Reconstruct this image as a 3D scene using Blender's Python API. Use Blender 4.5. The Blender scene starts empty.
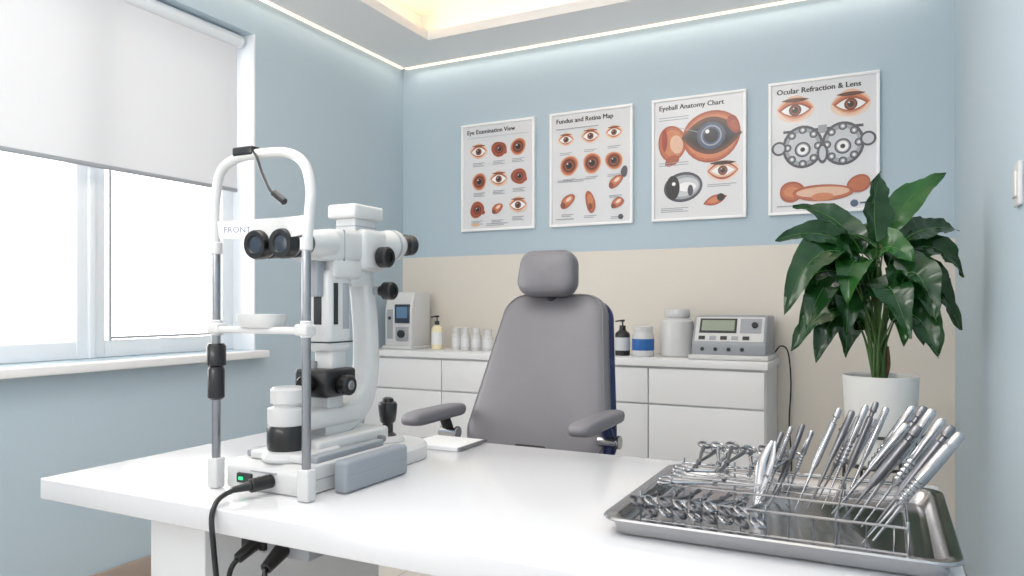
import bpy, bmesh, math, random
from mathutils import Vector, Matrix
random.seed(7)
V=Vector
def s2l(c):
    c=c/255.0
    return c/12.92 if c<=0.04045 else ((c+0.055)/1.055)**2.4
def col(r,g,b): return (s2l(r),s2l(g),s2l(b),1)
def mat(name,c,rough=.5,metal=0,var=0.0,bump=0.0,scale=30,coat=0,emit=0,spec=.5,trans=0):
    m=bpy.data.materials.new(name); m.use_nodes=True
    nt=m.node_tree; b=nt.nodes['Principled BSDF']
    cc=col(*c)
    b.inputs['Base Color'].default_value=cc
    b.inputs['Roughness'].default_value=rough
    b.inputs['Metallic'].default_value=metal
    b.inputs['Coat Weight'].default_value=coat
    b.inputs['Coat Roughness'].default_value=.08
    b.inputs['Specular IOR Level'].default_value=spec
    b.inputs['Transmission Weight'].default_value=trans
    if emit:
        b.inputs['Emission Color'].default_value=cc; b.inputs['Emission Strength'].default_value=emit
    tc=nt.nodes.new('ShaderNodeTexCoord'); n=nt.nodes.new('ShaderNodeTexNoise')
    n.inputs['Scale'].default_value=scale; n.inputs['Detail'].default_value=4
    nt.links.new(tc.outputs['Object'],n.inputs['Vector'])
    if var>0:
        mx=nt.nodes.new('ShaderNodeMix'); mx.data_type='RGBA'
        mx.inputs[6].default_value=tuple(min(1,x*(1-var)) for x in cc[:3])+(1,)
        mx.inputs[7].default_value=tuple(min(1,x*(1+var)) for x in cc[:3])+(1,)
        nt.links.new(n.outputs['Fac'],mx.inputs[0]); nt.links.new(mx.outputs[2],b.inputs['Base Color'])
    if bump>0:
        bp=nt.nodes.new('ShaderNodeBump'); bp.inputs['Strength'].default_value=bump; bp.inputs['Distance'].default_value=.002
        nt.links.new(n.outputs['Fac'],bp.inputs['Height']); nt.links.new(bp.outputs[0],b.inputs['Normal'])
    return m

# ---------- materials
M={}
M['wallblue']=mat('paint_blue',(182,199,210),.6,var=.02,bump=.08,scale=120)
M['wallcream']=mat('panel_cream',(224,217,207),.5,var=.02,scale=3)
M['ceil']=mat('ceiling_paint',(240,240,240),.7,bump=.05,scale=120)
M['white']=mat('laminate_white',(234,234,235),.32,var=.01,scale=5)
M['desk']=mat('desk_white',(224,224,227),.2,var=.01,scale=5,coat=.3)
M['frame']=mat('window_frame_white',(228,233,238),.4)
M['plastic']=mat('plastic_white',(210,210,210),.3,var=.02,scale=15,coat=.25)
M['plasticg']=mat('plastic_grey',(158,162,168),.4,var=.02)
M['slab']=mat('plastic_bluegrey',(150,156,164),.42,var=.02)
M['black']=mat('rubber_black',(16,16,18),.32,coat=.2)
M['blackm']=mat('black_matte',(28,28,30),.6,bump=.2,scale=200)
M['steel']=mat('stainless_steel',(168,168,170),.2,1,var=.06,scale=25)
M['tool']=mat('instrument_steel',(178,178,181),.22,1,var=.12,bump=.1,scale=90)
M['toold']=mat('instrument_steel_dark',(128,128,132),.28,1,var=.12,bump=.1,scale=90)
M['steel2']=mat('brushed_steel',(155,156,160),.28,1,var=.1,bump=.05,scale=60)
M['chrome']=mat('chrome',(190,192,195),.12,1)
M['leather']=mat('leather_grey',(118,116,121),.42,var=.03,bump=.25,scale=260)
M['navy']=mat('shell_navy',(28,40,84),.4)
M['armg']=mat('armrest_grey',(128,126,132),.45,bump=.15,scale=260)
M['pot']=mat('ceramic_white',(224,224,222),.35,var=.02,scale=8)
M['soil']=mat('soil',(60,44,32),.9,var=.4,bump=1,scale=80)
M['leaf']=mat('leaf_green',(26,66,28),.24,var=.4,bump=.25,scale=16,coat=.3)
M['leaf2']=mat('leaf_green_light',(42,94,38),.26,var=.35,bump=.25,scale=16,coat=.3)
M['rib']=mat('leaf_midrib',(84,126,62),.4)
M['stem']=mat('stem_green',(60,90,40),.5,var=.2)
M['trunk']=mat('bark',(92,72,48),.8,var=.3,bump=.6,scale=50)
M['lcd']=mat('lcd_green',(150,160,142),.2,coat=.5)
M['screen']=mat('screen_dark',(40,52,66),.15,coat=.6)
M['screenb']=mat('screen_blue',(90,120,150),.2,emit=.1)
M['blue']=mat('label_blue',(40,100,170),.4)
M['orangecap']=mat('cream_bottle',(235,225,190),.35)
M['sockets']=mat('socket_dark',(40,44,46),.4)
M['green']=mat('led_green',(60,220,140),.3,emit=.8)
M['led']=mat('led_strip_warm',(255,216,164),.5,emit=9)
M['ledw']=mat('led_strip_wall',(255,236,210),.5,emit=1.1)
M['base']=mat('baseboard_taupe',(165,150,140),.6,var=.05,scale=10)
M['paper']=mat('poster_paper',(224,224,227),.35,coat=.5)
M['pframe']=mat('poster_frame',(247,247,248),.3)
M['brass']=mat('wire_dark',(70,66,60),.4,.8)
def ink(n,c,v=.18): M[n]=mat('ink_'+n,c,.4,coat=.5,var=v,scale=55)
ink('o',(206,128,88)); ink('o2',(168,84,54)); ink('o3',(188,104,68)); ink('sk',(226,184,158),.08); ink('k',(28,26,30),0); ink('dk',(74,74,84)); ink('br',(96,56,40)); ink('br2',(132,72,48)); ink('br3',(62,38,32))
ink('g',(156,160,166),0); ink('lg',(200,203,208),.05); ink('w',(242,242,242),0); ink('rd',(158,62,48)); ink('bl',(70,88,120)); ink('pk',(234,206,190),.06)

fm=bpy.data.materials.new('floor_tile'); fm.use_nodes=True
nt=fm.node_tree; b=nt.nodes['Principled BSDF']; br=nt.nodes.new('ShaderNodeTexBrick'); tc=nt.nodes.new('ShaderNodeTexCoord')
br.offset=0; br.inputs['Scale'].default_value=1; br.inputs['Brick Width'].default_value=.6; br.inputs['Row Height'].default_value=.6
br.inputs['Mortar Size'].default_value=.003
br.inputs['Color1'].default_value=col(215,207,198); br.inputs['Color2'].default_value=col(220,212,204); br.inputs['Mortar'].default_value=col(170,162,155)
nt.links.new(tc.outputs['Object'],br.inputs['Vector']); nt.links.new(br.outputs['Color'],b.inputs['Base Color']); b.inputs['Roughness'].default_value=.3
M['floor']=fm
bm_=bpy.data.materials.new('blind_fabric'); bm_.use_nodes=True; nt=bm_.node_tree
for n in list(nt.nodes):
    if n.type=='BSDF_PRINCIPLED': nt.nodes.remove(n)
out=[n for n in nt.nodes if n.type=='OUTPUT_MATERIAL'][0]
d=nt.nodes.new('ShaderNodeBsdfDiffuse'); t=nt.nodes.new('ShaderNodeBsdfTranslucent'); mx=nt.nodes.new('ShaderNodeMixShader')
tp=nt.nodes.new('ShaderNodeBsdfTransparent'); mx2=nt.nodes.new('ShaderNodeMixShader')
d.inputs[0].default_value=col(228,229,232); t.inputs[0].default_value=col(215,217,221); mx.inputs[0].default_value=.13
mx2.inputs[0].default_value=.075
nt.links.new(d.outputs[0],mx.inputs[1]); nt.links.new(t.outputs[0],mx.inputs[2]); nt.links.new(mx.outputs[0],mx2.inputs[1]); nt.links.new(tp.outputs[0],mx2.inputs[2]); nt.links.new(mx2.outputs[0],out.inputs[0])
M['blind']=bm_
gm=bpy.data.materials.new('window_glass'); gm.use_nodes=True; nt=gm.node_tree
for n in list(nt.nodes):
    if n.type=='BSDF_PRINCIPLED': nt.nodes.remove(n)
out=[n for n in nt.nodes if n.type=='OUTPUT_MATERIAL'][0]
g=nt.nodes.new('ShaderNodeBsdfGlossy'); g.inputs['Roughness'].default_value=.05; tp=nt.nodes.new('ShaderNodeBsdfTransparent'); mx=nt.nodes.new('ShaderNodeMixShader'); mx.inputs[0].default_value=.04
nt.links.new(tp.outputs[0],mx.inputs[1]); nt.links.new(g.outputs[0],mx.inputs[2]); nt.links.new(mx.outputs[0],out.inputs[0])
M['glass']=gm

def from_bm(bm,mtx=None):
    if mtx is not None: bm.transform(mtx)
    bm.verts.ensure_lookup_table(); bm.verts.index_update()
    r=([v.co.copy() for v in bm.verts],[[v.index for v in f.verts] for f in bm.faces]); bm.free(); return r
def box(x0,x1,y0,y1,z0,z1,bev=0,seg=3,rot=None):
    bm=bmesh.new(); bmesh.ops.create_cube(bm,size=1)
    bmesh.ops.scale(bm,vec=(abs(x1-x0),abs(y1-y0),abs(z1-z0)),verts=bm.verts)
    if bev>0: bmesh.ops.bevel(bm,geom=list(bm.edges),offset=bev,segments=seg,profile=.5,affect='EDGES')
    m=Matrix.Translation(((x0+x1)/2,(y0+y1)/2,(z0+z1)/2))
    if rot: m=m@Matrix.Rotation(rot[0],4,'X')@Matrix.Rotation(rot[1],4,'Y')@Matrix.Rotation(rot[2],4,'Z')
    return from_bm(bm,m)
def merge(*gs):
    vs=[];fs=[]
    for v,f in gs:
        o=len(vs); vs+=list(v); fs+=[[i+o for i in q] for q in f]
    return vs,fs
def basis(ax):
    ax=V(ax).normalized(); h=V((0,0,1)) if abs(ax.z)<.95 else V((1,0,0))
    u=h.cross(ax).normalized(); w=ax.cross(u).normalized(); return u,w,ax
def lathe(prof,org,ax=(0,0,1),seg=32):
    u,w,a=basis(ax); org=V(org); vs=[];fs=[]
    for r,h in prof:
        r=max(r,1e-4)
        for k in range(seg):
            t=2*math.pi*k/seg; vs.append(org+a*h+(u*math.cos(t)+w*math.sin(t))*r)
    n=len(prof)
    for i in range(n-1):
        for k in range(seg):
            k2=(k+1)%seg; fs.append([i*seg+k,i*seg+k2,(i+1)*seg+k2,(i+1)*seg+k])
    fs.append([k for k in range(seg)][::-1]); fs.append([(n-1)*seg+k for k in range(seg)])
    return vs,fs
def cyl(p,q,r,r2=None,seg=24,bev=0):
    p=V(p);q=V(q);L=(q-p).length; r2=r if r2 is None else r2
    if bev: return lathe([(r-bev,0),(r,bev),(r2,L-bev),(r2-bev,L)],p,q-p,seg)
    return lathe([(r,0),(r2,L)],p,q-p,seg)
def smoothpath(pts,n=6):
    P=[V(p) for p in pts]
    if len(P)<3: return P
    o=[]
    for i in range(len(P)-1):
        a=P[max(i-1,0)];b_=P[i];c=P[i+1];d_=P[min(i+2,len(P)-1)]
        for k in range(n):
            t=k/n
            o.append(.5*((2*b_)+(c-a)*t+(2*a-5*b_+4*c-d_)*t*t+(3*b_-a-3*c+d_)*t**3))
    o.append(P[-1]); return o
def sweep(pts,r,seg=10,n=6,closed=False,flat=1.0):
    P=smoothpath(pts,n) if n>1 else [V(p) for p in pts]
    N=len(P); vs=[];fs=[]; u=None
    for i,p in enumerate(P):
        if closed: T=(P[(i+1)%N]-P[i-1])
        else: T=P[min(i+1,N-1)]-P[max(i-1,0)]
        T=T.normalized()
        if u is None: u,_w,_=basis(T)
        u=(u-T*u.dot(T)).normalized(); w=T.cross(u)
        rr=r(i/(N-1)) if callable(r) else r
        for k in range(seg):
            t=2*math.pi*k/seg; vs.append(p+u*math.cos(t)*rr+w*math.sin(t)*rr*flat)
    for i in range(N if closed else N-1):
        j=(i+1)%N
        for k in range(seg):
            k2=(k+1)%seg; fs.append([i*seg+k,i*seg+k2,j*seg+k2,j*seg+k])
    if not closed:
        fs.append(list(range(seg))[::-1]); fs.append([(N-1)*seg+k for k in range(seg)])
    return vs,fs
def torus(c,ax,R,r,seg=24,s2=8,sx=1.0):
    u,w,a=basis(ax); c=V(c)
    return sweep([c+u*math.cos(2*math.pi*k/seg)*R*sx+w*math.sin(2*math.pi*k/seg)*R for k in range(seg)],r,seg=s2,n=1,closed=True)
def rrect(w,h,r,n=6,wt=None):
    wt=w if wt is None else wt; o=[]
    for (cx,cy,a0,ww) in ((1,1,0,wt),(-1,1,90,wt),(-1,-1,180,w),(1,-1,270,w)):
        for k in range(n+1):
            a=math.radians(a0+90*k/n)
            o.append((cx*(ww/2-r)+r*math.cos(a),cy*(h/2-r)+r*math.sin(a)))
    return o
def rings(layers,org,U,W,A,cap=True):
    org=V(org);U=V(U);W=V(W);A=V(A);vs=[];fs=[];n=len(layers[0][0])
    for o,h in layers:
        for x,y in o: vs.append(org+U*x+W*y+A*h)
    for i in range(len(layers)-1):
        for k in range(n):
            k2=(k+1)%n; fs.append([i*n+k,i*n+k2,(i+1)*n+k2,(i+1)*n+k])
    if cap: fs.append(list(range(n))[::-1]); fs.append([(len(layers)-1)*n+k for k in range(n)])
    return vs,fs
def cushion(outl,th,org,U,W,A,bulge=.3):
    L=[]
    prof=[(.0,-.5),(.5,-.5),(.85,-.47),(.95,-.38),(.99,-.2),(1,0),(.99,.2),(.95,.38),(.85,.47+bulge*.1),(.6,.5+bulge*.5),(.3,.5+bulge*.8),(.02,.5+bulge)]
    for s,h in prof:
        s=max(s,.02); L.append(([(x*s,y*s) for x,y in outl],h*th))
    return rings(L,org,U,W,A)
def prism(prof,x0,x1):
    n=len(prof); vs=[V((x0,y,z)) for y,z in prof]+[V((x1,y,z)) for y,z in prof]
    fs=[[i,(i+1)%n,n+(i+1)%n,n+i] for i in range(n)]+[list(range(n))[::-1],[n+i for i in range(n)]]
    return vs,fs
def bevgeo(g_,off,seg=2):
    bm=bmesh.new(); vv=[bm.verts.new(v) for v in g_[0]]
    for f in g_[1]: bm.faces.new([vv[i] for i in f])
    bmesh.ops.recalc_face_normals(bm,faces=bm.faces)
    bmesh.ops.bevel(bm,geom=list(bm.edges),offset=off,segments=seg,profile=.5,affect='EDGES'); return from_bm(bm)
def mkobj(name,g_,m,parent=None,loc=(0,0,0)):
    me=bpy.data.meshes.new(name); me.from_pydata([tuple(v) for v in g_[0]],[],g_[1]); me.update()
    bm=bmesh.new(); bm.from_mesh(me); bmesh.ops.recalc_face_normals(bm,faces=bm.faces); bm.to_mesh(me); bm.free()
    for p in me.polygons: p.use_smooth=True
    me.set_sharp_from_angle(angle=math.radians(38))
    me.materials.append(M[m] if isinstance(m,str) else m)
    o=bpy.data.objects.new(name,me); bpy.context.scene.collection.objects.link(o)
    if parent: o.parent=parent; o.location=tuple(-x for x in parent.location)
    return o
class Thing:
    def __init__(s,name,loc=(0,0,0)):
        s.e=bpy.data.objects.new(name,None); s.e.location=loc; s.e.empty_display_size=.1
        bpy.context.scene.collection.objects.link(s.e)
    def add(s,n,g_,m): return mkobj(n,g_,m,s.e)
def textgeo(st,size,mtx):
    c=bpy.data.curves.new('t','FONT'); c.body=st; c.size=size; c.resolution_u=2
    o=bpy.data.objects.new('t',c); bpy.context.scene.collection.objects.link(o)
    me=bpy.data.meshes.new_from_object(o)
    r=([mtx@v.co for v in me.vertices],[list(p.vertices) for p in me.polygons])
    bpy.data.objects.remove(o); bpy.data.meshes.remove(me); return r

XL,XR,YB,YF,ZC=-2.69,.28,3.80,-1.3,2.60
mkobj('floor',box(XL-.3,XR+.2,YF,YB+.2,-.1,0),'floor')
mkobj('wall_back',box(XL-.3,XR+.2,YB,YB+.15,1.42,2.95),'wallblue')
mkobj('wall_back_wainscot',box(XL,XR,YB-.006,YB+.15,0.0,1.42),'wallcream')
WY0,WY1,WZ0,WZ1=.55,2.583,.91,2.42
mkobj('wall_left',merge(box(XL-.22,XL,YF,WY0,0,2.95),box(XL-.22,XL,WY1,YB,0,2.95),box(XL-.22,XL,WY0,WY1,0,WZ0),box(XL-.22,XL,WY0,WY1,WZ1,2.95)),'wallblue')
mkobj('wall_right',box(XR,XR+.15,YF,YB,0,2.95),'wallblue')
mkobj('baseboard_left',box(XL,XL+.014,YF,YB-.42,0,.098,.003),'base')
mkobj('baseboard_right',box(XR-.014,XR,YF,YB-.006,0,.098,.003),'base')
tx0,tx1,ty0,ty1=-2.266,-.16,-.9,3.437
c_=Thing('ceiling',(0,0,2.6))
c_.add('soffit',merge(box(XL,tx0,YF,YB,ZC,ZC+.05),box(tx1,XR,YF,YB,ZC,ZC+.05),box(tx0,tx1,ty1,YB,ZC,ZC+.05),box(tx0,tx1,YF,ty0,ZC,ZC+.05)),'ceil')
s_=.13
c_.add('tray_top',box(XL,XR,YF,YB,ZC+.2,ZC+.3),'ceil')
c_.add('tray_sides',merge(box(tx0-s_-.05,tx0-s_,ty0-s_,ty1+s_,ZC+.05,ZC+.2),box(tx1+s_,tx1+s_+.05,ty0-s_,ty1+s_,ZC+.05,ZC+.2),box(tx0-s_,tx1+s_,ty1+s_,ty1+s_+.05,ZC+.05,ZC+.2),box(tx0-s_,tx1+s_,ty0-s_-.05,ty0-s_,ZC+.05,ZC+.2)),'ceil')
c_.add('cove_led_strip',merge(box(tx0-.09,tx0-.07,ty0,ty1,ZC+.052,ZC+.062),box(tx1+.07,tx1+.09,ty0,ty1,ZC+.052,ZC+.062),box(tx0,tx1,ty1+.07,ty1+.09,ZC+.052,ZC+.062)),'led')
tl=Thing('led_wall_washer',(0,0,2.59))
tl.add('diffuser_back',box(XL+.03,XR-.02,YB-.024,YB-.004,ZC-.007,ZC-.001),'ledw')
tl.add('diffuser_left',box(XL+.004,XL+.024,YF,YB-.03,ZC-.007,ZC-.001),'ledw')
w=Thing('window_1',(XL-.15,1.56,WZ0))
gx0,gx1=XL-.20,XL-.14
fr=[box(gx0,gx1,WY0,WY1,WZ0,WZ0+.07,.006),box(gx0,gx1,WY0,WY1,WZ1-.07,WZ1,.006),box(gx0-.001,gx1+.003,WY0,WY0+.07,WZ0,WZ1,.006),box(gx0-.001,gx1+.003,WY1-.07,WY1,WZ0,WZ1,.006),
    box(gx0-.001,gx1+.003,1.80,1.92,WZ0,WZ1,.006),box(gx0+.01,gx1+.014,1.845,1.875,WZ0,WZ1,.006),box(gx0-.001,gx1+.003,1.10,1.20,WZ0,WZ1,.006)]
w.add('frame',merge(*fr),'frame')
w.add('sash_lines',merge(box(gx1+.002,gx1+.006,1.935,1.945,WZ0+.07,WZ1-.07),box(gx1-.002,gx1+.006,1.945,WY1-.07,WZ0+.075,WZ0+.085)),'plasticg')
w.add('glass',box(gx0+.02,gx0+.028,WY0+.05,WY1-.05,WZ0+.05,WZ1-.05),'glass')
w.add('sill',merge(box(XL-.21,XL+.07,WY0-.04,WY1+.03,WZ0-.035,WZ0-.001,.006)),'white')
w.add('reveal_lining',merge(box(XL-.14,XL+.002,WY1-.006,WY1+.002,WZ0,WZ1)),'frame')
bl=Thing('roller_blind',(XL-.06,1.56,2.36))
bl.add('fabric',box(XL-.066,XL-.064,WY0+.03,WY1-.05,1.68,2.39),'blind')
bl.add('bottom_rail',box(XL-.075,XL-.055,WY0+.03,WY1-.05,1.662,1.68,.006),'plasticg')
bl.add('roller_tube',cyl((XL-.065,WY0+.02,2.385),(XL-.065,WY1-.03,2.385),.03),'frame')
sp=Thing('light_switch',(XR,2.05,1.41))
sp.add('plate',box(XR-.010,XR,2.0,2.075,1.35,1.45,.003),'plastic')
sp.add('rocker',box(XR-.015,XR-.009,2.015,2.06,1.37,1.43,.003),'plastic')

def poster(name,x0,x1,z0,z1,art,title):
    T=Thing(name,((x0+x1)/2,YB-.01,(z0+z1)/2)); f=.014; y0=YB-.024;y1=YB-.001
    T.add('frame',merge(box(x0,x1,y0,y1,z0,z0+f,.002),box(x0,x1,y0,y1,z1-f,z1,.002),box(x0,x0+f,y0,y1,z0+f,z1-f,.002),box(x1-f,x1,y0,y1,z0+f,z1-f,.002)),'pframe')
    T.add('print_sheet',box(x0+f,x1-f,YB-.014,y1,z0+f,z1-f),'paper')
    W=x1-x0;H=z1-z0; groups={}; cnt=[0]
    def poly(pts,c):
        cnt[0]+=1; y=YB-.0142-cnt[0]*.00003
        groups.setdefault(c,[]).append(([V((x0+u*W,y,z0+v*H)) for u,v in pts],[list(range(len(pts)))]))
    def ell(u,v,r,c,ry=None,rot=0,n=28,wob=0):
        ry=r if ry is None else ry; a=W/H; cr,sr=math.cos(rot),math.sin(rot)
        pts=[]; ph=u*40+v*17
        for k in range(n):
            t=2*math.pi*k/n; q=1+wob*(math.sin(2*t+ph)+.6*math.sin(3*t+ph*1.7)); x=r*q*math.cos(t);y=ry*q*math.sin(t)
            pts.append((u+x*cr-y*sr,v+(x*sr+y*cr)*a))
        poly(pts,c)
    def almond(u,v,r,c,h=.5,n=12,rot=0):
        a=W/H;pts=[];cr,sr=math.cos(rot),math.sin(rot)
        for k in range(n+1):
            x=-1+2*k/n; pts.append((x,h*(1-x*x)))
        for k in range(1,n):
            x=1-2*k/n; pts.append((x,-h*(1-x*x)))
        poly([(u+r*(x*cr-y*sr),v+r*(x*sr+y*cr)*a) for x,y in pts],c)
    def bar(u0,u1,v,h,c): poly([(u0,v),(u1,v),(u1,v+h),(u0,v+h)],c)
    def lines(u,v,w_,n=2,c='g'):
        for i in range(n): bar(u-w_/2,u+w_/2*(1 if i%2==0 else .6),v-i*.014,.006,c)
    def iris(u,v,r,lite=False):
        for q,c in ((1,'br3'),(.92,'br'),(.8,'br2' if not lite else 'bl'),(.66,'o2' if not lite else 'lg'),(.56,'br' if not lite else 'bl'),(.45,'k')): ell(u,v,r*q,c)
        ell(u-r*.25,v+r*.22,r*.12,'w')
    def ball(u,v,r,k=0):
        if k==0:
            ell(u,v,r*1.15,'sk',wob=.05);ell(u,v,r*1.05,'o',wob=.05);ell(u,v,r*.95,'o3',wob=.04);ell(u,v,r*.86,'o2',wob=.03);iris(u,v,r*.74)
        elif k==1:
            ell(u,v,r*1.25,'pk',r*.85,wob=.04);almond(u,v+r*.05,r*1.2,'sk',.8);almond(u,v+r*.04,r*1.1,'o3',.66);almond(u,v,r,'w',.5);iris(u,v,r*.42);almond(u,v+r*.55,r,'br2',.12)
        elif k==2:
            ell(u,v,r*1.1,'o3',wob=.07);ell(u,v,r*.98,'br2',wob=.05);ell(u,v,r*.85,'o2',wob=.04);ell(u,v,r*.7,'rd');iris(u+r*.08,v,r*.55);ell(u+r*.95,v-r*.3,r*.3,'o2',wob=.1)
        elif k==3:
            ell(u,v,r*.95,'o2',r*.55,.6,wob=.08);ell(u,v,r*.8,'o3',r*.45,.6,wob=.06);ell(u+r*.1,v+r*.1,r*.6,'o',r*.32,.6);ell(u+r*.15,v+r*.15,r*.35,'pk',r*.18,.6);ell(u-r*.5,v-r*.3,r*.3,'br2')
        elif k==4:
            ell(u,v,r*.5,'o2',r,.2,wob=.08);ell(u,v,r*.4,'o3',r*.85,.2,wob=.06);ell(u,v+r*.2,r*.28,'o',r*.5,.2);ell(u,v-r*.3,r*.2,'br2',r*.3)
    art(dict(ell=ell,almond=almond,bar=bar,lines=lines,ball=ball,poly=poly,iris=iris))
    for c,gs in groups.items(): T.add('artwork_'+c,merge(*gs),c)
    m=Matrix.Translation((x0+.075*W,YB-.0145,z1-.095*H))@Matrix.Rotation(math.pi/2,4,'X')
    tg=textgeo(title,W*.074,m); parts=[]
    for k,(dx,dz) in enumerate(((0,0),(.0035,0),(.0018,.0018),(.0052,.0006))): parts.append(([v+V((W*dx,-.0001*k,W*dz)) for v in tg[0]],tg[1]))
    T.add('title_text',merge(*parts),'k')
def art1(a):
    rr=.09
    for i,(u,v,k) in enumerate([(.24,.74,1),(.52,.745,2),(.78,.75,0),(.25,.46,0),(.52,.47,1),(.79,.48,2),(.22,.2,2),(.5,.2,3),(.78,.22,1)]):
        a['ball'](u,v,rr*(1.1 if k==1 else 1),k); a['lines'](u,v-.11,.16,3)
    a['bar'](.08,.92,.865,.008,'lg')
    a['lines'](.5,.06,.3,2); a['ell'](.2,.06,.06,'sk',.02)
def art2(a):
    for (u,v,k,r) in [(.2,.76,1,.08),(.5,.77,1,.09),(.78,.78,1,.08),(.24,.53,0,.1),(.52,.535,0,.1),(.78,.54,0,.09),(.22,.22,3,.11),(.5,.2,4,.12),(.8,.36,3,.1),(.82,.18,3,.09)]:
        a['ball'](u,v,r,k); a['lines'](u,v-.12,.15,2)
    a['bar'](.08,.6,.85,.007,'g')
    a['lines'](.3,.4,.4,2); a['ell'](.86,.06,.03,'dk')
    a['ell'](.9,.44,.04,'dk',.06,wob=.08)
    a['bar'](.08,.3,.06,.008,'g')
def art3(a):
    e=a['ell']
    e(.22,.63,.15,'o2',.2,.2,wob=.04);e(.22,.63,.135,'o3',.18,.2,wob=.04);e(.23,.63,.11,'o',.15,.2);e(.27,.62,.07,'sk',.1,.2);e(.22,.49,.09,'o2',.05,.5,wob=.1);e(.14,.66,.03,'rd',.12)
    e(.64,.66,.31,'o2',.27,wob=.03);e(.64,.66,.29,'o3',.25,wob=.03);e(.64,.66,.27,'o',.23,wob=.02);e(.64,.655,.25,'rd',.18);e(.64,.655,.23,'sk',.14)
    a['almond'](.64,.665,.32,'br',.62);a['almond'](.64,.665,.29,'br3',.55);a['almond'](.64,.665,.26,'k',.5)
    for q,c in ((.15,'dk'),(.135,'bl'),(.11,'g'),(.095,'bl'),(.075,'k')): e(.64,.665,q,c)
    e(.6,.70,.022,'w');e(.87,.74,.06,'rd',.10,.3,wob=.06);e(.88,.73,.035,'o2',.06,.3)
    e(.34,.27,.21,'dk',.16,.15);e(.34,.27,.185,'g',.13,.15);e(.35,.27,.16,'lg',.10,.15);e(.38,.27,.1,'w',.05);e(.23,.27,.075,'k',.13);e(.24,.3,.02,'w');e(.42,.24,.03,'dk',.06)
    e(.76,.38,.17,'pk',.11,wob=.03);a['almond'](.76,.38,.16,'o2',.6);a['almond'](.76,.38,.145,'sk',.5);a['almond'](.76,.38,.12,'w',.4);a['iris'](.76,.38,.05);a['almond'](.76,.44,.14,'br3',.15)
    a['almond'](.68,.15,.13,'rd',.4,rot=.3);a['almond'](.68,.15,.11,'o3',.4,rot=.3);a['almond'](.67,.15,.07,'o',.4,rot=.3);e(.74,.17,.04,'k')
    for v in (.84,.82,.47,.45): a['bar'](.08,.4,v,.006,'g')
    a['lines'](.25,.1,.3,3);a['lines'](.75,.27,.3,2)
    a['poly']([(.3,.75),(.5,.7),(.5,.705),(.3,.755)],'g')
def art4(a):
    e=a['ell'];al=a['almond']
    for u,s in ((.25,1),(.75,-1)):
        e(u,.78,.18,'pk',.12,wob=.03);al(u,.795,.17,'sk',.75);al(u,.79,.165,'o',.58);al(u,.785,.15,'o2',.48);al(u,.78,.13,'w',.42);a['iris'](u,.78,.058)
        al(u,.855,.13,'br',.16)
    a['bar'](.14,.86,.61,.02,'dk'); a['bar'](.46,.54,.59,.06,'g')
    for u in (.32,.68):
        e(u,.50,.19,'dk',.21);e(u,.50,.165,'g',.185);e(u,.50,.135,'lg',.145)
        for k in range(8):
            t=k*math.pi/4; e(u+.14*math.cos(t),.50+.125*math.sin(t),.038,'dk');e(u+.14*math.cos(t),.50+.125*math.sin(t),.024,'g');e(u+.14*math.cos(t),.50+.125*math.sin(t),.012,'w')
        e(u,.48,.075,'dk');e(u,.48,.06,'g');e(u,.48,.05,'w');e(u,.48,.022,'k')
    e(.10,.50,.07,'dk');e(.10,.5,.05,'lg');e(.90,.52,.07,'dk');e(.90,.52,.05,'lg')
    e(.5,.44,.05,'dk',.1);e(.5,.44,.03,'lg',.07)
    e(.22,.17,.12,'o2',.1,wob=.05);e(.22,.17,.10,'o3',.08);e(.22,.17,.07,'o',.05);e(.82,.2,.11,'o2',.08,.3,wob=.05);e(.82,.2,.09,'o3',.065,.3);e(.5,.15,.28,'o2',.08,wob=.03);e(.5,.15,.26,'o3',.07);e(.5,.155,.24,'sk',.05);e(.5,.12,.1,'o',.04)
    e(.78,.06,.035,'bl');a['bar'](.83,.93,.055,.012,'bl');a['bar'](.08,.3,.06,.008,'g')
poster('wall_poster',-2.255,-1.772,1.562,2.196,art1,'Eye Examination View')
poster('wall_poster',-1.678,-1.195,1.562,2.198,art2,'Fundus and Retina Map')
poster('wall_poster',-1.091,-.612,1.562,2.200,art3,'Eyeball Anatomy Chart')
poster('wall_poster',-.507,-.018,1.562,2.208,art4,'Ocular Refraction & Lens')

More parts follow.
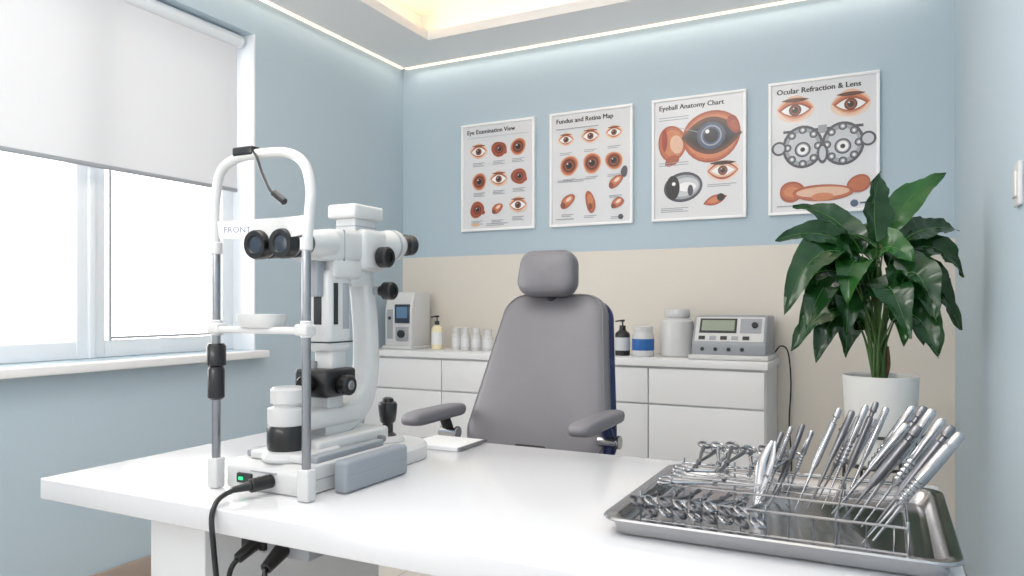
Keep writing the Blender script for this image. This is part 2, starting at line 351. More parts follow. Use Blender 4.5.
cb=Thing('storage_counter',(-1.57,3.6,0))
cx1=-.456;yf=3.41
cb.add('carcass',merge(box(XL+.002,cx1-.012,yf+.012,YB-.008,.1,.835),box(XL+.002,cx1-.05,yf+.06,YB-.008,0,.1)),'white')
cb.add('countertop',box(XL+.001,cx1,yf-.02,YB-.007,.835,.87,.004),'white')
sp_=[XL+.004,-2.157,-1.58,-1.0,cx1-.014]; gs=[]
for i in range(4):
    for z0,z1 in ((.66,.825),(.38,.652),(.105,.372)):
        gs.append(box(sp_[i]+.003,sp_[i+1]-.003,yf-.006,yf+.012,z0,z1,.002))
cb.add('drawer_fronts',merge(*gs),'white')
def rect_dev():
    T=Thing('tonometer',(-2.5,3.6,.87))
    x0,x1,y0,y1=-2.61,-2.42,3.50,3.70
    T.add('housing',bevgeo(prism([(y0,.885),(y0,1.10),(y0+.03,1.20),(y1,1.20),(y1,.885)],x0,x1),.012,3),'plastic')
    T.add('foot',box(x0-.005,x1+.01,y0-.02,y1,.87,.89,.006),'plastic')
    T.add('display_bezel',box(x0+.075,x1-.012,y0-.006,y0+.01,1.02,1.13,.004),'screen')
    T.add('display',box(x0+.09,x1-.025,y0-.008,y0,1.05,1.115),'screenb')
    T.add('panel',merge(box(x0+.02,x0+.06,y0-.003,y0+.01,.93,1.1,.002),box(x0+.085,x1-.02,y0-.012,y0+.01,.92,1.0,.004)),'plasticg')
    T.add('probe',merge(cyl((x0+.13,y0-.03,.96),(x0+.13,y0,.96),.022,bev=.003),cyl((x0+.04,y0-.006,1.05),(x0+.04,y0,1.05),.01)),'sockets')
rect_dev()
def bottle(name,x,y,r,h,m,capm,neck=.45,capr=.5,cap=.22,label=None):
    T=Thing(name,(x,y,.87)); b0=.87; hb=h*(1-cap)
    T.add('body',lathe([(r*.92,0),(r,r*.1),(r,hb*.8),(r*.9,hb*.88),(r*neck,hb*.97),(r*neck,hb)],(x,y,b0)),m)
    T.add('cap',lathe([(r*capr,hb*.99),(r*capr,h*.98),(r*capr*.9,h)],(x,y,b0)),capm)
    if label: T.add('label',lathe([(r*1.01,hb*.2),(r*1.015,hb*.22),(r*1.015,hb*.68),(r*1.01,hb*.7)],(x,y,b0)),label)
    return T
def pump(name,x,y,r,h,m,capm,label=None):
    T=bottle(name,x,y,r,h*.82,m,capm,.5,.42,.14,label)
    T.add('pump_stem',cyl((x,y,.87+h*.8),(x,y,.87+h*.93),.004),capm)
    T.add('pump_head',merge(box(x-.010,x+.010,y-.01,y+.01,.87+h*.92,.87+h*.98,.003),cyl((x,y,.87+h*.96),(x-.035,y-.01,.87+h*.93),.004)),capm)
pump('pump_dispenser',-2.31,3.6,.033,.2,'orangecap','black',label='white')
bottle('medicine_bottle',-2.19,3.62,.028,.13,'plastic','plastic',.7,.8,.25,'paper')
bottle('medicine_bottle',-2.12,3.6,.028,.13,'plastic','plastic',.7,.8,.25,'paper')
bottle('medicine_bottle',-2.05,3.6,.028,.125,'plastic','plastic',.7,.8,.25,'paper')
bottle('medicine_bottle',-1.975,3.6,.03,.12,'plastic','plastic',.7,.8,.25,'paper')
pump('soap_dispenser',-1.185,3.58,.038,.185,'black','black','lg')
wp=bottle('wipes_canister',-1.075,3.57,.054,.15,'plastic','plastic',.85,.9,.14,None)
wp.add('label',lathe([(.0545,.03),(.055,.032),(.055,.085),(.0545,.087)],(-1.075,3.57,.87)),'blue')
J=Thing('storage_jar',(-.915,3.62,.87))
J.add('body',lathe([(.072,0),(.080,.008),(.082,.03),(.082,.15),(.076,.175),(.056,.19),(.054,.195)],(-.915,3.62,.87),seg=40),'plastic')
J.add('lid',lathe([(.059,.193),(.062,.197),(.062,.228),(.056,.236)],(-.915,3.62,.87),seg=40),'plastic')
def console():
    x0,x1,y0,y1=-.81,-.475,3.47,3.75; z=.87
    T=Thing('desktop_lensmeter_console',((x0+x1)/2,3.6,z))
    T.add('housing',bevgeo(prism([(y0,z+.02),(y0,z+.075),(y0+.07,z+.205),(y1,z+.205),(y1,z+.02)],x0,x1),.01,3),'plasticg')
    T.add('base_plate',box(x0-.012,x1+.012,y0-.02,y1,z+.001,z+.024,.005),'plastic')
    n=V((0,-.13,.07)).normalized(); up=V((0,.07,.13)).normalized()
    def onface(nm,u0,u1,v0,v1,th,m):
        o=V((0,y0,z+.075))
        vs=[];
        for d in (-.003,th):
            for (u,v) in ((u0,v0),(u1,v0),(u1,v1),(u0,v1)): vs.append(o+V((x0+u,0,0))+up*v+n*d)
        T.add(nm,(vs,[[0,1,2,3],[4,5,6,7],[0,1,5,4],[1,2,6,5],[2,3,7,6],[3,0,4,7]]),m)
    onface('face_plate',.012,.322,.012,.138,.002,'plastic')
    onface('display_frame',.03,.20,.055,.13,.004,'sockets'); onface('display',.04,.19,.066,.12,.006,'lcd')
    onface('side_panel',.215,.31,.055,.13,.003,'plasticg')
    for i in range(5):
        onface('button_%d'%i,.03+i*.05,.06+i*.05,.02,.038,.005,'plasticg' if i%2 else 'sockets')
    o=V((x0+.28,y0,z+.075))+up*.095
    T.add('dial',cyl(o,o+n*.014,.014,bev=.002),'sockets')
    T.add('ports',merge(*[cyl((x0+.05+i*.06,y0-.004,z+.05),(x0+.05+i*.06,y0+.01,z+.05),.009) for i in range(4)]),'sockets')
console()
cw=Thing('console_power_cable',(-.44,3.7,.5))
cw.add('cord',sweep([(-.465,3.70,.90),(-.44,3.70,.93),(-.41,3.72,.90),(-.40,3.75,.75),(-.41,3.77,.55),(-.40,3.78,.35),(-.42,3.78,.2),(-.40,3.78,.006)],.0035),'blackm')

ch=Thing('examination_chair',(-1.04,2.2,0))
bx,by=-1.05,2.22
rec=V((-.01,.24,.55)).normalized(); nrm=V((0,-.55,.24)).normalized(); ux=V((1,0,0))
H=.61; ctr=V((bx,by,.60))+rec*(H/2)
ol=rrect(.53,H,.09,10,wt=.405)
ch.add('backrest_cushion',cushion(ol,.075,ctr,ux,rec,nrm,.25),'leather')
ch.add('backrest_shell',cushion([(x*1.03,y*1.01) for x,y in ol],.05,ctr-nrm*.045,ux,rec,nrm,0),'navy')
ch.add('seam_piping',sweep([ctr+ux*x*.955+rec*y*.965+nrm*.028 for x,y in ol],.0025,seg=6,n=1,closed=True),'leather')
hc=V((-1.07,2.40,1.235))
ch.add('headrest_cushion',cushion(rrect(.222,.165,.052,8,wt=.214),.08,hc,ux,V((0,.2,.98)).normalized(),V((0,-.98,.2)).normalized(),.2),'leather')
ch.add('headrest_posts',merge(cyl((-1.07,2.44,1.10),(-1.07,2.43,1.2),.02),cyl((-1.07,2.46,.95),(-1.07,2.44,1.12),.016)),'blackm')
ch.add('headrest_bracket',box(-1.115,-1.025,2.425,2.45,1.17,1.25,.006),'blackm')
ch.add('seat_cushion',cushion(rrect(.52,.50,.08,8),.11,(bx,2.03,.50),(1,0,0),(0,1,0),(0,0,1),.15),'leather')
ch.add('seat_shell',cushion(rrect(.50,.48,.08,8),.05,(bx,2.03,.43),(1,0,0),(0,1,0),(0,0,1),0),'navy')
for nm,ax_,yy in (('arm_left',-1.335,(1.90,2.25)),('arm_right',-.785,(1.95,2.34))):
    ym=(yy[0]+yy[1])/2; L=yy[1]-yy[0]
    ch.add(nm+'_pad',cushion(rrect(.07,L,.034,8,wt=.055),.04,(ax_,ym,.76),(1,0,0),(0,1,0),(0,0,1),.2),'armg')
    ch.add(nm+'_bracket',sweep([(ax_,ym+.05,.745),(ax_,ym+.09,.66),(ax_*.9+bx*.1,ym+.05,.52),(bx+(ax_-bx)*.75,ym-.03,.45)],.02,seg=12,flat=.7),'navy' if nm=='arm_right' else 'blackm')
    ch.add(nm+'_pivot',merge(cyl((ax_-.03,ym+.07,.69),(ax_+.035,ym+.07,.69),.016,bev=.002),cyl((ax_+.035,ym+.07,.69),(ax_+.045,ym+.07,.69),.022,bev=.002)),'chrome')
ch.add('pedestal',lathe([(.11,.05),(.1,.08),(.05,.1),(.045,.3),(.06,.32),(.06,.41)],(bx,2.08,0)),'chrome')
ch.add('floor_base',lathe([(.30,0),(.31,.01),(.3,.035),(.15,.055),(.1,.06)],(bx,2.08,0),seg=48),'blackm')
ch.add('back_hinge',box(bx-.06,bx+.06,2.2,2.27,.42,.66,.01),'blackm')

px_,py_,pz=-.012,2.6,.902
st=Thing('plant_stand',(px_,py_,0)); rr=.116
st.add('rings',merge(torus((px_,py_,.72),(0,0,1),rr+.0,.005,32),torus((px_,py_,.618),(0,0,1),rr-.02,.005,32),torus((px_,py_,.25),(0,0,1),rr-.005,.004,32)),'brass')
st.add('legs',merge(*[sweep([(px_+(rr)*math.cos(a),py_+(rr)*math.sin(a),.75),(px_+rr*math.cos(a),py_+rr*math.sin(a),.6),(px_+(rr+.03)*math.cos(a),py_+(rr+.03)*math.sin(a),.0)],.005,n=3) for a in (.5,2.07,3.64,5.21)],*[cyl((px_-(rr-.02)*math.cos(a),py_-(rr-.02)*math.sin(a),.616),(px_+(rr-.02)*math.cos(a),py_+(rr-.02)*math.sin(a),.616),.004) for a in (.5,2.07)]),'brass')
pl=Thing('potted_peace_lily',(px_,py_,.62))
pl.add('pot',lathe([(.07,.622),(.090,.625),(.096,.64),(.110,.89),(.111,.90),(.108,.902),(.102,.898),(.100,.87),(.02,.868)],(px_,py_,0),seg=48),'pot')
pl.add('soil',lathe([(.100,.866),(.097,.874),(.04,.882),(.01,.885)],(px_,py_,0)),'soil')
R_=V((.892,.452,0));F_=V((-.452,.892,0)); C_=V((px_,py_,pz))
def P(dx,dz,w=0): return C_+R_*(dx/100)+V((0,0,dz/100))+F_*(w/100)
leaves=[(-2,42,-4,54,-1,64,10.5),(2,45,8,57,22,64,9.5),(-6,38,-11,53,-25,54,9),(-9,40,-20,48,-35,42,8.5),(-11,37,-25,45,-35,19,12),(-9,35,-19,40,-25,20,12),
(-4,28,-9,38,-16,34,10),(0,27,-6,36,-9,15,12.5),(6,42,16,49,28,46,8.5),(6,38,20,46,29,31,11),(6,27,19,36,28,14,11.5),(5,24,16,29,21,6,11),(2,17,8,25,11,6,10),
(-5,17,-14,29,-25,7,11.5),(-3,20,-13,26,-17,3,11),(-7,27,-19,37,-28,14,12),(-2,36,0,45,6,35,11.5),(3,33,11,42,18,26,11.5),(-3,14,-8,24,-8,5,10),(0,24,-3,35,2,12,12),
(4,30,8,38,11,17,12),(-5,33,-12,42,-16,22,11.5),(-8,22,-16,32,-21,9,11),(5,20,13,27,16,9,11),(1,38,6,50,13,45,10),(-3,40,-9,48,-15,43,10),
(-2,30,-7,40,-13,27,11),(2,36,8,43,15,34,10),(7,32,17,40,25,22,11),(-10,30,-22,37,-31,26,10),(0,40,-3,48,-7,36,11),(4,22,9,30,6,9,11),(-6,24,-10,32,-13,12,11),(2,26,5,36,9,23,11.5)]
lg=[];lg2=[];rb=[];stm=[]
for i,(a,b1,c,d1,e,f1,wd) in enumerate(leaves):
    w0=random.uniform(-5,5); w1=random.uniform(-16,12) if i>1 else -2
    if e>12: w1=random.uniform(0,5); w0=random.uniform(-2,3)
    if i==1: w1=2
    p0=P(a,b1,w0);p1=P(c,d1,(w0+w1)/2);p2=P(e,f1,w1)
    N0=(-F_*.75+V((0,0,.65))+V((random.uniform(-.45,.45),random.uniform(-.35,.35),0))).normalized()
    if i==0: N0=(-F_+R_*.3).normalized()
    if i==1: N0=(-F_+V((0,0,.5))-R_*.2).normalized()
    if e>18: N0=(-F_*.8+V((0,0,.6))-R_*.15).normalized()
    n=20;vs=[];fs=[];mid=[]
    for k in range(n+1):
        s=k/n; p=p0*(1-s)**2+p1*2*s*(1-s)+p2*s*s; T=((p1-p0)*(1-s)+(p2-p1)*s).normalized()
        S=T.cross(N0).normalized(); N=S.cross(T).normalized()
        hw=wd/100*.5*1.12*(max(0,math.sin(math.pi*(s**.72)))**.75)*(1-.25*s)+.0006
        ph=i*1.3
        for j in (-1,-.5,0,.5,1):
            q=p+S*hw*j+N*(hw*.38*abs(j)**1.3+ (.075*wd/100)*math.sin(s*16+ph+j*2)*abs(j)+.003*math.sin(s*45)*abs(j))
            lim=XR-.03
            if q.x>lim-.03: q.x=lim-.03+.03*math.tanh((q.x-lim+.03)/.045)
            vs.append(q)
        m_=vs[-3]; mid.append(m_+N*.0005)
    for k in range(n):
        for j in range(4):
            o=k*5+j; fs.append([o,o+1,o+6,o+5])
    (lg2 if i%5==1 else lg).append((vs,fs))
    rb.append(sweep(mid,lambda t:.0013*(1-t)+.0004,seg=5,n=1))
    g0=C_+V((random.uniform(-.02,.02),random.uniform(-.02,.02),-.02)); q=V((g0.x*.5+p0.x*.5,g0.y*.5+p0.y*.5,g0.z*.45+p0.z*.55))-R_*(.01 if e>0 else -.01)
    stm.append(sweep([g0,q,p0],lambda t:.0038*(1-t)+.002,seg=6,n=6))
pl.add('leaves_dark',merge(*lg),'leaf');pl.add('leaves_light',merge(*lg2),'leaf2');pl.add('midribs',merge(*rb),'rib');pl.add('petioles',merge(*stm),'stem')
pl.add('stem_base',merge(sweep([P(0,-3),P(-1,4),P(0,11)],.009,seg=10),sweep([P(1.5,-3,1),P(2.5,3),P(2,9)],.007,seg=8)),'trunk')

dk=Thing('office_desk',(-.76,1.35,0))
DX0,DX1,DY0,DY1=-1.62,.10,.951,1.745
dk.add('desktop',box(DX0,DX1,DY0,DY1,.705,.75,.003),'desk')
dk.add('leg_panel_left',box(-1.33,-1.173,1.0,1.55,0,.705,.003),'white')
dk.add('leg_panel_right',box(-.06,.04,1.0,1.7,0,.705,.003),'white')
dk.add('modesty_rail',box(-1.173,-.06,1.60,1.62,.60,.705,.002),'white')
pb=Thing('power_adapter_box',(-1.0,1.1,.66))
pb.add('case',merge(box(-1.10,-.93,1.02,1.14,.655,.704,.004),box(-.93,-.87,1.05,1.12,.67,.704,.003)),'plasticg')
pb.add('plugs',merge(cyl((-1.05,1.02,.68),(-1.06,.975,.655),.014,.010,bev=.002),cyl((-.99,1.02,.672),(-.985,.97,.65),.016,.011,bev=.002),box(-1.09,-1.03,1.012,1.03,.662,.695,.003)),'black')
pb.add('cords',merge(sweep([(-1.06,.975,.655),(-1.07,.965,.62),(-1.075,.97,.5),(-1.06,.99,.3)],.005),sweep([(-.985,.97,.65),(-.975,.96,.62),(-.98,.98,.5),(-1.0,1.0,.3)],.005)),'black')

S=Thing('slit_lamp_microscope',(-1.09,1.3,.75))
Xc=-1.09
S.add('base_plate',bevgeo(prism([(1.075,.751),(1.075,.795),(1.10,.808),(1.36,.808),(1.37,.751)],-1.2,-.992),.006,3),'plastic')
S.add('base_platform',rings([(rrect(.20,.28,.095,10),0),(rrect(.205,.285,.097,10),.006),(rrect(.205,.285,.097,10),.030),(rrect(.19,.27,.09,10),.038)],(Xc,1.42,.751),(1,0,0),(0,1,0),(0,0,1)),'plastic')
S.add('base_ports',merge(box(-1.165,-1.125,1.069,1.08,.765,.785,.003),box(-1.11,-1.09,1.069,1.08,.768,.782,.003)),'sockets')
S.add('port_led',merge(box(-1.155,-1.145,1.066,1.072,.772,.778)),'green')
S.add('base_seam',merge(box(-1.2005,-.9915,1.11,1.36,.778,.780),box(-1.13,-1.06,1.0735,1.076,.79,.792)),'plasticg')
S.add('rail_covers',merge(box(-1.19,-1.165,1.12,1.34,.806,.822,.004),box(-1.025,-1.0,1.12,1.34,.806,.822,.004)),'plasticg')
S.add('rail_shaft',merge(cyl((-1.165,1.36,.818),(-1.015,1.36,.818),.007),cyl((-1.165,1.14,.816),(-1.015,1.14,.816),.006)),'steel2')
S.add('cross_slide',merge(box(-1.15,-1.03,1.16,1.40,.808,.842,.008),box(-1.16,-1.02,1.10,1.22,.808,.826,.006)),'plastic')
S.add('pillar_lower',lathe([(.05,0),(.052,.006),(.048,.016),(.040,.020)],(Xc,1.135,.808)),'plastic')
S.add('pillar_black',lathe([(.039,0),(.041,.004),(.041,.046),(.038,.050)],(Xc,1.135,.828)),'black')
S.add('pillar_white',lathe([(.038,0),(.040,.004),(.040,.034),(.028,.038),(.028,.042),(.034,.045),(.034,.072),(.028,.077)],(Xc,1.135,.878)),'plastic')
S.add('swing_plate',box(-1.125,-1.055,1.13,1.34,.86,.90,.012),'plastic')
arm=[(Xc,1.22,.865,.028),(Xc,1.30,.870,.034),(Xc,1.362,.905,.031),(Xc,1.388,.97,.025),(Xc,1.388,1.06,.022),(Xc,1.378,1.15,.021),(Xc,1.365,1.21,.020)]
def armgeo(pts,hw):
    Pn=smoothpath([p[:3] for p in pts],6);vs=[];fs=[]
    n=None
    for i,p in enumerate(Pn):
        f=i/6; a=min(int(f),len(pts)-2); ht=pts[a][3]*(1-(f-a))+pts[a+1][3]*(f-a)
        o=rrect(hw*2,ht*2,min(hw,ht)*.5,4);n=len(o)
        T=(Pn[min(i+1,len(Pn)-1)]-Pn[max(i-1,0)]).normalized(); U=V((1,0,0)); W_=T.cross(U).normalized()
        for x,y in o: vs.append(p+U*x+W_*y)
    for i in range(len(Pn)-1):
        for k in range(n): k2=(k+1)%n; fs.append([i*n+k,i*n+k2,(i+1)*n+k2,(i+1)*n+k])
    fs.append(list(range(n))[::-1]);fs.append([(len(Pn)-1)*n+k for k in range(n)]); return vs,fs
S.add('support_arm',armgeo(arm,.026),'plastic')
S.add('illumination_column',merge(box(-1.122,-1.058,1.225,1.30,1.02,1.20,.012),box(-1.115,-1.065,1.24,1.29,.96,1.03,.006)),'plastic')
S.add('column_upper_block',box(-1.13,-1.05,1.235,1.33,1.18,1.225,.01),'plastic')
S.add('column_slots',merge(box(-1.060,-1.0565,1.238,1.252,1.08,1.17,.001),box(-1.10,-1.08,1.222,1.227,1.08,1.16,.001),box(-1.123,-1.057,1.224,1.301,1.040,1.043)),'sockets')
S.add('column_scale',merge(box(-1.060,-1.0563,1.268,1.288,1.07,1.17,.001)),'plasticg')
S.add('illumination_control',merge(box(-1.135,-1.045,1.20,1.30,.925,.985,.008),cyl((-1.045,1.25,.95),(-1.02,1.25,.95),.022,bev=.003),cyl((-1.09,1.20,.955),(-1.09,1.175,.955),.018,bev=.003)),'black')
S.add('control_ring',merge(cyl((-1.03,1.25,.95),(-1.017,1.25,.95),.010,bev=.002),cyl((-1.115,1.24,.985),(-1.115,1.24,1.0),.010)),'steel2')
S.add('column_lower_neck',box(-1.115,-1.065,1.23,1.28,.895,.93,.005),'plastic')
ax=V((0,.5,.042)).normalized()
for i,xx in enumerate((-1.129,-1.061)):
    o=V((xx,1.082,1.243))
    S.add('eyepiece_%d'%(i+1),lathe([(.016,.004),(.019,.0),(.028,.0),(.030,.005),(.030,.024),(.026,.028),(.026,.036),(.029,.039),(.029,.064),(.025,.070),(.021,.082),(.019,.09)],o,ax),'black')
    S.add('eyepiece_lens_%d'%(i+1),lathe([(.001,.002),(.018,.004)],o,ax),'screen')
    S.add('eyepiece_ring_%d'%(i+1),lathe([(.0262,.030),(.0268,.031),(.0268,.034),(.0262,.035)],o,ax),'steel2')
    S.add('eyepiece_tube_%d'%(i+1),lathe([(.02,.074),(.026,.084),(.029,.12),(.028,.15)],o,ax),'plastic')
S.add('prism_housing',bevgeo(prism([(1.20,1.215),(1.19,1.26),(1.215,1.285),(1.33,1.29),(1.345,1.22)],-1.142,-1.048),.012,3),'plastic')
S.add('prism_seam',box(-1.1425,-1.0475,1.262,1.264,1.218,1.286),'plasticg')
S.add('magnification_drum',merge(box(-1.14,-1.04,1.32,1.41,1.20,1.295,.014)),'plastic')
S.add('top_housing',merge(box(-1.13,-1.05,1.30,1.405,1.318,1.350,.006),box(-1.118,-1.062,1.315,1.39,1.28,1.322,.005)),'plastic')
S.add('top_seam',box(-1.1185,-1.0615,1.3145,1.3905,1.300,1.302),'plasticg')
S.add('objective_tube',lathe([(.03,0),(.034,.004),(.036,.06),(.038,.075),(.038,.1),(.03,.112),(.028,.12)],(Xc,1.40,1.262),ax),'plastic')
S.add('objective_lens',lathe([(.022,0),(.026,.003),(.026,.02),(.022,.024),(.022,.030),(.027,.034),(.027,.055),(.022,.058)],(Xc,1.515,1.272),ax),'black')
S.add('objective_ring',lathe([(.0385,.078),(.0388,.080),(.0388,.084),(.0385,.086)],(Xc,1.40,1.262),ax),'plasticg')
for nm,yy,zz,r in (('focus_knob',1.375,1.232,.024),('tilt_knob',1.39,1.155,.021)):
    S.add(nm,lathe([(.012,0),(.012,.012),(r,.014),(r,.034),(r*.85,.038),(r*.5,.038),(r*.5,.034)],(-1.048,yy,zz),(1,0,0)),'black')
S.add('tilt_knob_shaft',cyl((-1.07,1.39,1.155),(-1.045,1.39,1.155),.011),'plasticg')
S.add('lower_mount',merge(box(-1.12,-1.06,1.30,1.38,1.165,1.215,.01),cyl((Xc,1.26,1.16),(Xc,1.26,1.235),.022)),'plastic')
S.add('mirror_holder',merge(box(-1.105,-1.075,1.205,1.235,1.14,1.235,.004)),'plasticg')
S.add('joystick_collar',lathe([(.04,0),(.042,.004),(.036,.012),(.02,.016)],(Xc,1.475,.787)),'plastic')
S.add('joystick',lathe([(.020,.0),(.022,.006),(.013,.014),(.013,.034),(.019,.040),(.021,.055),(.0235,.080),(.021,.086),(.015,.089),(.013,.096),(.006,.099)],(Xc,1.475,.797)),'black')
yl=1.07
for i,(xx) in enumerate((-1.215,-.975)):
    n=str(i+1)
    S.add('post_foot_'+n,box(xx-.014,xx+.014,yl-.018,yl+.006,.751,.812,.004),'plastic')
    S.add('post_'+n,cyl((xx,yl-.006,.80),(xx,yl-.006,1.25),.0085),'steel2')
    S.add('post_collar_'+n,merge(cyl((xx,yl-.006,1.225),(xx,yl-.006,1.25),.012,bev=.002),cyl((xx,yl-.006,1.06),(xx,yl-.006,1.092),.0115,bev=.002)),'plastic')
S.add('post_grip',merge(lathe([(.012,0),(.0165,.004),(.0165,.06),(.014,.066),(.019,.07),(.019,.108),(.015,.114)],(-1.215,yl-.006,.93))),'black')
S.add('arch',sweep([(-1.217,yl-.006,1.24),(-1.222,yl-.004,1.30),(-1.223,yl,1.345),(-1.208,yl,1.395),(-1.165,yl,1.417),(-1.095,yl,1.421),(-1.025,yl,1.415),(-.985,yl,1.39),(-.97,yl,1.345),(-.969,yl-.004,1.30),(-.973,yl-.006,1.24)],.0098,seg=14),'plastic')
vs=[];fs=[];n=20
def bowy(s): return yl-.006+.035*math.sin(math.pi*s)
for k in range(n+1):
    s=k/n; x=-1.222+.254*s; hh=.017+.004*math.sin(math.pi*s)
    for dy,dz in ((-.004,-hh),(.004,-hh),(.004,hh),(-.004,hh)): vs.append(V((x,bowy(s)+dy,1.275+dz)))
for k in range(n):
    for j in range(4): fs.append([k*4+j,k*4+(j+1)%4,(k+1)*4+(j+1)%4,(k+1)*4+j])
fs+= [[0,1,2,3],[n*4+3,n*4+2,n*4+1,n*4]]
S.add('forehead_band',(vs,fs),'plastic')
tg=textgeo('FRONT',.017,Matrix.Identity(4))
S.add('band_marking',([V((-1.20+v.x,bowy((.022+v.x)/.254)-.0047,1.269+v.y)) for v in tg[0]],tg[1]),'bl')
S.add('chin_rest_bar',merge(box(-1.215,-.975,1.052,1.076,1.066,1.080,.005),box(-1.228,-1.195,1.05,1.078,1.064,1.086,.005),box(-.995,-.962,1.05,1.078,1.064,1.086,.005)),'plastic')
S.add('chin_cup',rings([(rrect(.085,.05,.02,6),0),(rrect(.10,.062,.026,6),.010),(rrect(.105,.066,.028,6),.026),(rrect(.096,.058,.024,6),.026),(rrect(.08,.044,.018,6),.014),(rrect(.02,.01,.004,6),.012)],(-1.095,1.07,1.078),(1,0,0),(0,1,0),(0,0,1)),'plastic')
S.add('fixation_arm',sweep([(-1.15,1.07,1.427),(-1.12,1.065,1.43),(-1.10,1.06,1.415),(-1.08,1.055,1.38),(-1.055,1.05,1.345),(-1.035,1.05,1.327)],.0028,seg=8),'black')
S.add('fixation_mount',merge(box(-1.165,-1.11,1.058,1.082,1.419,1.437,.004),cyl((-1.045,1.05,1.337),(-1.015,1.05,1.317),.007,bev=.002)),'black')
S.add('power_plug',merge(cyl((-1.075,1.076,.776),(-1.085,1.03,.775),.0135,bev=.002),cyl((-1.085,1.035,.775),(-1.10,1.0,.772),.0095,.006,bev=.002)),'black')
S.add('power_cord',sweep([(-1.098,1.005,.772),(-1.10,.978,.766),(-1.093,.955,.757),(-1.085,.94,.735),(-1.075,.935,.69),(-1.07,.94,.6),(-1.075,.95,.45),(-1.075,.96,.3)],.005,seg=10),'black')

sb=Thing('instrument_power_supply',(-.95,1.22,.75))
sb.add('case',box(-.972,-.938,1.135,1.345,.7505,.815,.008,4),'slab')
sb.add('case_seam',box(-.9385,-.937,1.145,1.335,.783,.785),'plasticg')
nb=Thing('notebook',(-1.02,1.66,.75))
nb.add('cover_and_pages',merge(box(-1.12,-.965,1.60,1.74,.7505,.7525,.0005),box(-1.118,-.967,1.602,1.738,.7525,.760,.001)),'white')
nb.add('spiral',cyl((-.962,1.60,.757),(-.962,1.74,.757),.004),'steel2')

tr=Thing('instrument_tray',(-.165,1.35,.75))
cx,cy=-.158,1.345; tw,td=.505,.45
def rl(i): return rrect(tw-2*i,td-2*i,max(.035-i*.5,.008),6)
L=[(rl(.026),.0),(rl(.016),.004),(rl(.012),.024),(rl(0),.025),(rl(-.002),.028),(rl(.0),.031),(rl(.014),.030),(rl(.02),.026),(rl(.03),.006),(rl(.04),.0035)]
tr.add('pan',rings(L,(cx,cy,.7505),(1,0,0),(0,1,0),(0,0,1)),'steel')
g_=[]
rx0,rx1=-.365,.03
for z,ys in ((.762,(1.20,1.50)),(.80,(1.20,1.50)),):
    for y in ys: g_.append(cyl((rx0,y,z),(rx1,y,z),.0021,seg=8))
    for x in (rx0,rx1): g_.append(cyl((x,ys[0],z),(x,ys[1],z),.0021,seg=8))
for x in (-.365,-.265,-.165,-.065,.03):
    for y in (1.20,1.50): g_.append(cyl((x,y,.755),(x,y,.81),.0021,seg=8))
for x in (-.165,-.065): g_.append(cyl((x,1.2,.80),(x,1.5,.80),.0018,seg=8))
for y in (1.30,1.40): g_.append(cyl((rx0,y,.80),(rx1,y,.80),.0018,seg=8))
for k in range(11):
    x=rx0+ (rx1-rx0)*(k+.5)/11
    g_.append(cyl((x,1.20,.762),(x,1.20,.80),.0013,seg=6))
tr.add('wire_rack',merge(*g_),'chrome')
IN=Thing('surgical_instruments',(-.15,1.35,.76))
def hemostat(nm,org,ang,tilt,L=.14,roll=0,m='tool'):
    o=V(org); D=V((math.cos(ang)*math.cos(tilt),math.sin(ang)*math.cos(tilt),math.sin(tilt))); Sd=V((-math.sin(ang),math.cos(ang),0)); U=D.cross(Sd)
    Sd,U=Sd*math.cos(roll)+U*math.sin(roll),U*math.cos(roll)-Sd*math.sin(roll)
    gs=[]
    for s in (-1,1):
        gs.append(torus(o+Sd*s*.014,U,.0115,.0027,22,8))
        gs.append(sweep([o+D*.011+Sd*s*.012,o+D*.04+Sd*s*.008,o+D*.085,o+D*L-Sd*s*.002],lambda t:.0034*(1-t)+.0014,seg=8))
    gs.append(cyl(o+D*.085-U*.004,o+D*.085+U*.004,.005,seg=12))
    gs.append(cyl(o+D*.03-Sd*.006,o+D*.03+Sd*.006,.0022,seg=8))
    IN.add(nm,merge(*gs),m)
for k in range(8):
    hemostat('hemostat_front_%d'%k,(-.355+k*.024,1.18+.004*(k%2),.790+.0015*(k%3)),math.radians(84+random.uniform(-5,5)),.02,.13,roll=math.radians(30),m='tool' if k%2 else 'toold')
for k in range(6):
    hemostat('hemostat_rear_%d'%k,(-.315+k*.030,1.52-.012*(k%3),.832+.004*(k%3)),math.radians(-95+random.uniform(-9,9)),-.18,.13,roll=math.radians(-15),m='tool' if k%2 else 'toold')
for k,(x,y,a) in enumerate(((-.35,1.30,10),(-.34,1.35,-5),(-.35,1.41,4))):
    hemostat('surgical_scissors_%d'%k,(x,y,.808),math.radians(a),0,.15)
def tool(nm,p,q,r,kind,m='tool'):
    p=V(p);q=V(q);L=(q-p).length
    if kind==0: prof=[(.001,0),(.0018,L*.2),(.003,L*.4),(r*.8,L*.43)]+sum([[(r,L*(.45+.04*i)),(r*.75,L*(.462+.04*i)),(r*.75,L*(.475+.04*i)),(r,L*(.487+.04*i))] for i in range(5)],[])+[(r,L*.97),(r*.5,L)]
    elif kind==1: prof=[(.001,0),(.0025,L*.3),(r*.6,L*.4),(r,L*.45),(r,L*.85),(r*.65,L*.86),(r*.65,L*.9),(r,L*.91),(r*.9,L*.98),(r*.5,L)]
    else: prof=[(.002,0),(.0035,L*.5),(r*.9,L*.55),(r*1.1,L*.8),(r,L*.98),(r*.6,L)]
    IN.add(nm,lathe(prof,p,q-p,16),m)
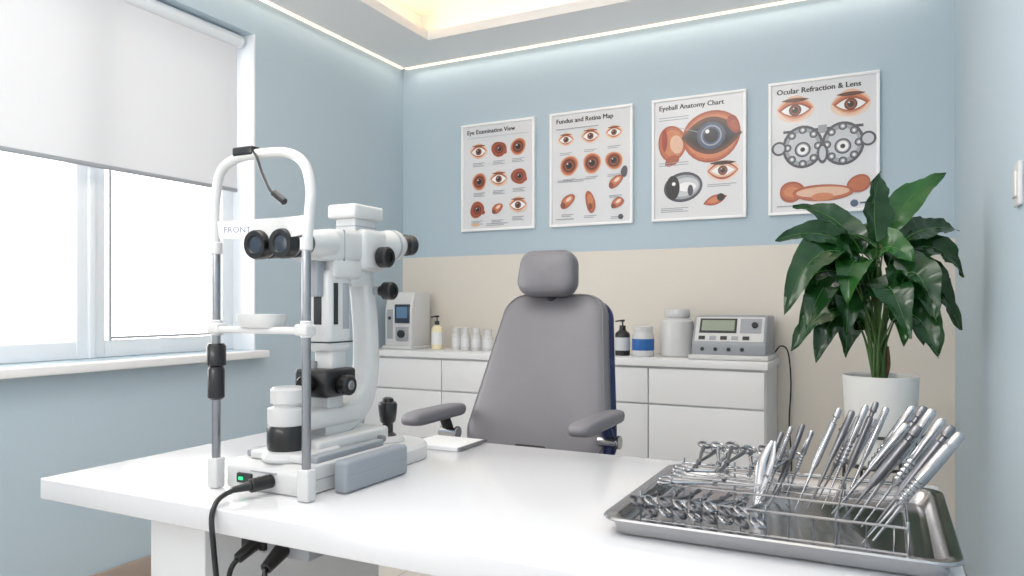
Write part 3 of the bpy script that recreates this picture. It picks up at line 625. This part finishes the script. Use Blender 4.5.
for i,(x,z) in enumerate(((-.17,.885),(-.155,.895),(-.135,.9),(-.12,.888),(-.145,.87))):
    tool('surgical_probe_a%d'%i,(x-.045,1.43+.01*i,.762),(x,1.45+.008*i,z),.005,i%3,'tool' if i%2 else 'toold')
for i,(x,z) in enumerate(((-.07,.94),(-.05,.935),(-.028,.945),(-.012,.95),(.004,.94),(-.04,.92),(-.015,.915))):
    tool('surgical_probe_b%d'%i,(x-.07,1.38+.014*i,.762),(x,1.42+.012*i,z),.0058,(i+1)%3,'toold' if i%2 else 'tool')
for i,(x,y,z) in enumerate(((.045,1.42,.95),(.06,1.385,.955),(.07,1.35,.955),(.082,1.32,.945),(.092,1.285,.94),(.10,1.25,.935),(.085,1.23,.92),(.05,1.33,.93),(.035,1.38,.925))):
    tool('surgical_handle_%d'%i,(x-.115,y-.005,.763),(x,y,z),.0078,(i)%3,'toold' if i%3==1 else 'tool')
for s in (-1,1):
    IN.add('tissue_forceps_%d'%(1 if s<0 else 2),sweep([(-.205,1.36,.762),(-.198+s*.003,1.375,.80),(-.190+s*.007,1.39,.84),(-.180+s*.002,1.405,.875)],lambda t:.002+.0075*math.sin(math.pi*min(1,t*.9+.05)),seg=10,flat=.4),'tool')

def area(name,loc,rot,sx,sy,e,c):
    l=bpy.data.lights.new(name,'AREA'); l.shape='RECTANGLE'; l.size=sx; l.size_y=sy; l.energy=e; l.color=c
    o=bpy.data.objects.new(name,l); o.location=loc; o.rotation_euler=rot; bpy.context.scene.collection.objects.link(o); return o
area('added_overhead_fill',(-1.2,1.1,2.79),(0,0,0),1.2,1.8,24,(1,.96,.91))  # added overhead fill to brighten the room, no actual panel fixture
area('added_ceiling_bounce_fill',(-1.2,-.9,1.6),(math.radians(150),0,0),1.6,.8,50,(1,.98,.95))  # added fill behind the camera, aimed up to brighten the soffit
area('wall_washer_back',(-1.2,YB-.05,ZC-.012),(math.radians(-12),0,0),2.8,.02,2.2,(1,.9,.76))
area('wall_washer_left',(XL+.05,2.3,ZC-.012),(0,math.radians(-12),0),.02,2.8,1.5,(1,.9,.76))
w_=bpy.data.worlds.new('World'); bpy.context.scene.world=w_; w_.use_nodes=True
nt=w_.node_tree; bg=nt.nodes['Background']; bg.inputs[0].default_value=(1,.98,.96,1)
tc=nt.nodes.new('ShaderNodeTexCoord'); sx_=nt.nodes.new('ShaderNodeSeparateXYZ'); mr=nt.nodes.new('ShaderNodeMapRange')
mr.inputs['From Min'].default_value=-.75; mr.inputs['From Max'].default_value=-.35; mr.inputs['To Min'].default_value=5.4; mr.inputs['To Max'].default_value=.82; mr.interpolation_type='SMOOTHSTEP'
nt.links.new(tc.outputs['Generated'],sx_.inputs[0]); nt.links.new(sx_.outputs['X'],mr.inputs['Value']); nt.links.new(mr.outputs[0],bg.inputs[1])

cam=bpy.data.cameras.new('camera'); cam.sensor_width=36; cam.lens=25.84; cam.shift_y=.0176; cam.clip_start=.01
co=bpy.data.objects.new('camera',cam); co.location=(0,0,1.12); co.rotation_euler=(math.radians(90),0,math.radians(26.87))
bpy.context.scene.collection.objects.link(co); bpy.context.scene.camera=co
vs_=bpy.context.scene.view_settings; vs_.view_transform='Standard'; vs_.look='None'; vs_.exposure=0.0
